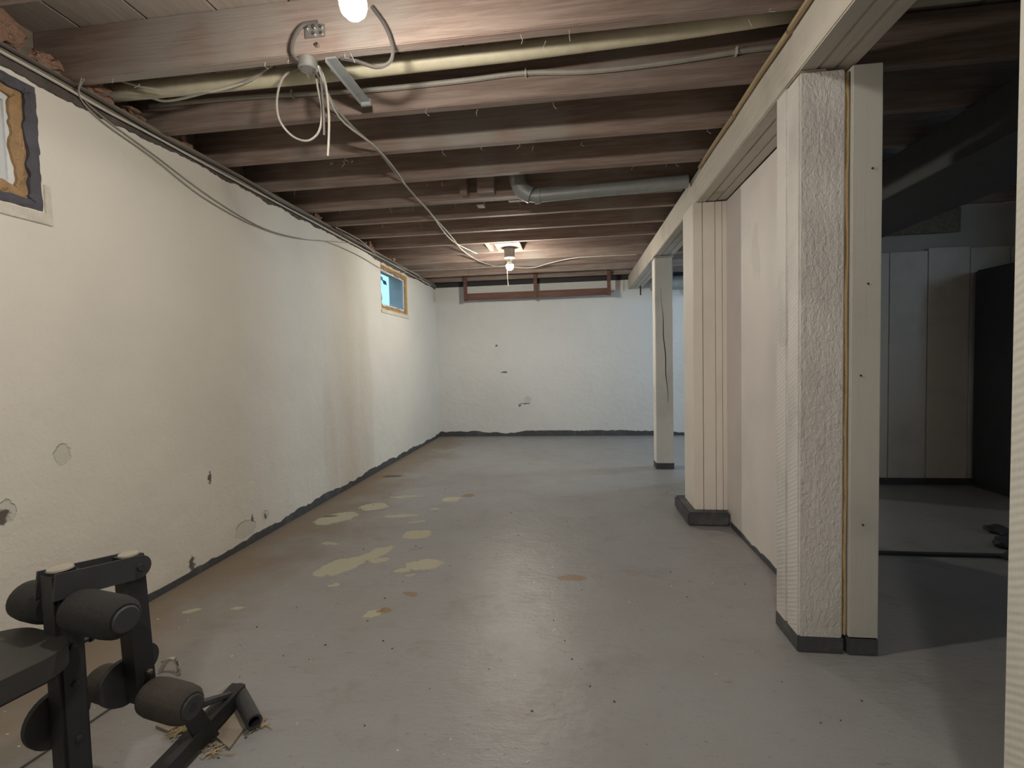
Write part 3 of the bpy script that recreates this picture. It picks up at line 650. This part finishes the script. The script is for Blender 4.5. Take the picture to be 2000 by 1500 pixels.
# ------------------------------------------------------------------ side room contents
tp = thing('metal_cabinet', 'dark bulky metal cabinet deep in the unlit side room', 'cabinet', (2.98, 3.55, 0))
obj('body', B((0, 0, .06), (.5, .5, 1.62), .012), 'tarp', tp)
obj('door', B((.03, -.012, .35), (.48, 0, 1.2), .004), 'tarp', tp); obj('plinth', B((.02, .02, 0), (.49, .49, .06)), 'dark_iron', tp)
dl = ['largest dark rubble lump in the side room', 'flat dark rubble lump beside the strip in the side room', 'small rubble lump nearest the cabinet', 'dark lump at the edge of the side room light']
for i, (x, y, r) in enumerate(((2.23, 2.78, .06), (2.12, 2.60, .045), (2.35, 3.0, .05), (2.28, 2.68, .055))):
    o = obj('rubble_lump', lump(r, i+20, 2, .5, 2.0, (1.2, 1, .5)), 'tarp', None, False, (x, y, r*.38)); tag(o, dl[i], 'rubble', 'rubble in the side room')
hd = obj('trunk_duct', B((1.78, 1.2, 1.90), (2.35, 4.06, 2.113), .004), 'duct_dark'); tag(hd, 'wide metal trunk duct under the ceiling of the dark side room', 'duct')

# ------------------------------------------------------------------ exercise bench (local: +y forward, +x right)
OB = (-1.085, .885, 0); TH = math.radians(-11.5)
bn = thing('exercise_bench', 'black steel exercise bench with foam leg rollers and vinyl seat', 'exercise bench', OB, TH)
bp = lambda n_, b_, m_, s=False, par=bn, lb=None: obj(n_, b_, m_, par, s, None, lb)
bp('front_leg', B((-.025, -.025, .045), (.025, .025, .605), .006), 'black_steel')
bp('tube_cap', lathe([(0, .6055), (.023, .6055), (.022, .609), (0, .6095)], 16), 'dust_cap')
def plate_outline(y0, z0, y1, z1, h, n=10):
    d = Vector((y1-y0, z1-z0)).normalized(); nn = Vector((-d.y, d.x)); a = Vector((y0, z0)); b_ = Vector((y1, z1))
    o = [a-nn*h]
    for k in range(n+1):
        an = -PI/2+PI*k/n; o.append(b_+d*math.cos(an)*h+nn*math.sin(an)*h)
    o.append(a+nn*h); return [(p.x, p.y) for p in o]
for x in (-.0315, .0265):
    bp('link_plate', prism(plate_outline(-.028, .580, .138, .556, .027), 'X', x, x+.005), 'steel_face')
bp('pivot_bolt', lathe([(0, -.038), (.008, -.038), (.008, .038), (0, .038)], 10, 'X', (0, .138, .556)), 'dark_iron')
bp('leg_arm', prism([(.112, .584), (.156, .582), (.168, .225), (.124, .225)], 'X', -.021, .021), 'black_steel')
bp('tube_cap', lathe([(0, .5835), (.021, .5835), (.020, .587), (0, .5875)], 16, 'Z', (0, .134, 0)), 'dust_cap')
def roller(x0, x1, y, z, r, mat):
    s = 1 if x1 > x0 else -1; L_ = abs(x1-x0)
    prof = [(0, 0), (r*.80, 0), (r*.93, .008), (r, .028), (r*1.0, L_-.035), (r*.94, L_-.014), (r*.80, L_-.004), (r*.70, L_), (0, L_)]
    b_ = lathe([(a, h*s) for a, h in prof], 26, 'X', (x0, y, z)); o = bp('foam_roller', b_, mat, True)
    bp('end_cap', lathe([(0, (L_+.001)*s), (r*.60, (L_+.001)*s), (r*.62, (L_+.003)*s), (r*.55, (L_+.006)*s), (0, (L_+.007)*s)], 24, 'X', (x0, y, z)), 'steel_face', True, o)
roller(.036, .185, .004, .522, .043, 'foam_black')
roller(-.030, -.135, .004, .522, .043, 'foam_black')
bp('axle', lathe([(0, -.14), (.010, -.14), (.010, .19), (0, .19)], 12, 'X', (0, .004, .522)), 'black_steel')
roller(.028, .165, .146, .237, .044, 'foam_dusty')
roller(-.045, -.16, .146, .237, .044, 'foam_dusty')
bp('axle', lathe([(0, -.17), (.010, -.17), (.010, .172), (0, .172)], 12, 'X', (0, .146, .237)), 'black_steel')
def disc(x, y, z, r, th=.016): return lathe([(0, 0), (r*.90, 0), (r*.93, .002), (r, .003), (r, th), (0, th)], 30, 'X', (x, y, z))
bp('stop_disc', disc(-.043, -.004, .278, .060), 'steel_face', True)
bp('stop_disc', disc(-.040, .124, .272, .054), 'steel_face', True)
bp('stop_disc', disc(-.042, .172, .300, .038), 'steel_face', True)
bp('bolt', lathe([(0, .021), (.007, .022), (.007, .027), (.004, .032), (0, .032)], 6, 'X', (0, .150, .292)), 'dull_brass')
for z in (.36, .24, .44): bp('bolt', lathe([(0, .024), (.007, .025), (.007, .029), (0, .030)], 8, 'X', (0, 0, z)), 'dark_iron')
bp('lock_knob', lathe([(0, .02), (.005, .02), (.005, .042), (.009, .044), (.009, .050), (0, .052)], 10, 'Y', (.0, .0, .43)), 'black_steel')
# base: cross foot, floor bar, end tube
bp('cross_foot', B((-.24, -.025, .0), (.24, .025, .045), .005), 'black_steel')
def slab(pts, z0, z1): return prism(pts, 'Z', z0, z1)
bp('base_bar', slab([(.062, .0), (.106, .0), (-.012, .448), (-.056, .440)], .020, .060), 'black_steel')
bp('gusset', prism([(.19, .20), (.225, .225), (.318, .012), (.262, .012)], 'X', .028, .034), 'black_steel')
bp('brace', T([(.06, .16, .215), (.02, .28, .12), (-.02, .40, .058)], [.014, .012, .008], 6), 'steel_face')
def hollow(a, b_, r, ri):
    a = Vector(a); b_ = Vector(b_); bm = bmesh.new(); u, v = frame_at(b_-a); R4 = []
    for p, rr in ((a, ri), (a, r), (b_, r), (b_, ri)): R4.append([bm.verts.new(p+(u*math.cos(2*PI*k/18)+v*math.sin(2*PI*k/18))*rr) for k in range(18)])
    for i_ in range(4):
        A_, B_ = R4[i_], R4[(i_+1) % 4]
        for k in range(18): bm.faces.new((A_[k], A_[(k+1) % 18], B_[(k+1) % 18], B_[k]))
    return bm
bp('foot_tube', hollow((-.045, .448, .034), (.112, .362, .030), .0215, .015), 'steel_face', True)
# rear support and seat rail, mostly out of view
bp('rear_leg', B((-.024, -.52, .03), (.024, -.47, .425), .005), 'black_steel'); bp('rear_foot', B((-.2, -.52, .0), (.2, -.47, .04), .005), 'black_steel')
bp('seat_rail', B((-.022, -.6, .388), (.022, -.026, .424), .004), 'black_steel')
def pad(hw, y0, y1, z0, z1, r, bev):
    out = []
    for cx, cy, a0 in ((hw-r, y1-r, 0), (-hw+r, y1-r, PI/2), (-hw+.02, y0+.02, PI), (hw-.02, y0+.02, 1.5*PI)):
        rr = r if cy > (y0+y1)/2 else .02
        for k in range(11): a = a0+PI/2*k/10; out.append((cx-.025+rr*math.cos(a), cy+rr*math.sin(a)))
    bm = prism(out, 'Z', z0, z1); es = [e for e in bm.edges if abs(e.verts[0].co.z-e.verts[1].co.z) < 1e-6]
    bmesh.ops.bevel(bm, geom=es, offset=bev, segments=5, affect='EDGES', clamp_overlap=True); return bm
seat = bp('seat', pad(.118, -.60, -.014, .430, .474, .075, .017), 'vinyl', True)
for p_ in seat.data.polygons: p_.use_smooth = True
seat.data.set_sharp_from_angle(angle=math.radians(75))
bp('seat_board', pad(.108, -.59, -.026, .4245, .4298, .07, .001), 'dark_iron', False, seat)
# hook with ring and rope end
hk = obj('metal_hook', T([(-.035, .0, .006), (-.02, .004, .03), (.0, .006, .048), (.022, .004, .045), (.036, .0, .025), (.038, -.004, .006)], .007, 8, 4), 'chrome', None, True, (-1.365, 1.435, 0)); tag(hk, 'small bright metal hook lying on the floor behind the leg rollers', 'hook')
for pts, lb in (([(-1.05, 1.212), (-1.034, 1.303), (-.938, 1.238), (-.928, 1.149)], 'square plywood scrap under the end tube of the exercise bench'),
                ([(-1.125, 1.338), (-1.110, 1.388), (-1.067, 1.383), (-1.04, 1.325)], 'dusty plywood scrap behind the bench floor bar'),
                ([(-1.20, 1.205), (-1.185, 1.235), (-1.13, 1.222), (-1.145, 1.19)], 'small plywood offcut beside the bench base bar')):
    o = obj('plywood_scrap', prism(pts, 'Z', .0, .009), 'shim_wood'); tag(o, lb, 'plywood')
rnd = random.Random(5); bm = bmesh.new()
for cx, cy in ((-1.12, 1.20), (-.905, 1.24), (-.965, 1.14), (-1.11, 1.205)):
    for i in range(26):
        a = rnd.uniform(0, PI); l = rnd.uniform(.006, .018); p0 = Vector((cx+rnd.gauss(0, .013), cy+rnd.gauss(0, .011), .003+rnd.uniform(0, .006))); d = Vector((math.cos(a), math.sin(a), rnd.uniform(-.1, .1)))*l
        tube(bm, [p0-d, p0+d], .0014, 4)
o = obj('wood_splinters', bm, 'straw'); tag(o, 'yellow wood splinters scattered round the bench foot', 'splinters', kind='stuff')
cable('thin_cord', 'thin dark cord lying on the floor under the exercise bench', [(-1.44, .95, .004), (-1.432, 1.05, .004), (-1.415, 1.18, .004), (-1.40, 1.31, .004), (-1.38, 1.40, .004)], .003, 'cable_dark', 3, 'cord')
# paint flakes and dirt crumbs on the floor
def scatter(n, seed, smin, smax, xr, zt):
    rnd = random.Random(seed); bm = bmesh.new()
    for i in range(n):
        x = rnd.uniform(*xr) if i % 3 else rnd.uniform(-1.8, -.7); y = 1.0+3.2*rnd.random()**1.6; s_ = rnd.uniform(smin, smax); a = rnd.uniform(0, PI); e = rnd.uniform(.35, .8)
        d1 = Vector((math.cos(a), math.sin(a), 0))*s_; d2 = Vector((-math.sin(a), math.cos(a), 0))*s_*e; p0 = Vector((x, y, .0002))
        q = [bm.verts.new(p0+o_+Vector((0, 0, h))) for h in (0, zt*rnd.uniform(.5, 1)) for o_ in (-d1-d2*.5, d1*.8-d2, d1+d2, -d1*.6+d2)]
        bm.faces.new(q[4:8]); bm.faces.new(q[0:4][::-1])
        for k in range(4): bm.faces.new((q[k], q[(k+1) % 4], q[4+(k+1) % 4], q[4+k]))
    return bm
o = obj('paint_flakes', scatter(90, 9, .0015, .0045, (-1.8, .7), .0014), 'flake'); tag(o, 'tiny pale paint flakes scattered over the grey floor', 'flakes', kind='stuff')
o = obj('dirt_crumbs', scatter(110, 33, .0012, .0045, (-1.2, .9), .003), 'soil'); tag(o, 'small dark dirt crumbs scattered over the grey floor', 'crumbs', kind='stuff')
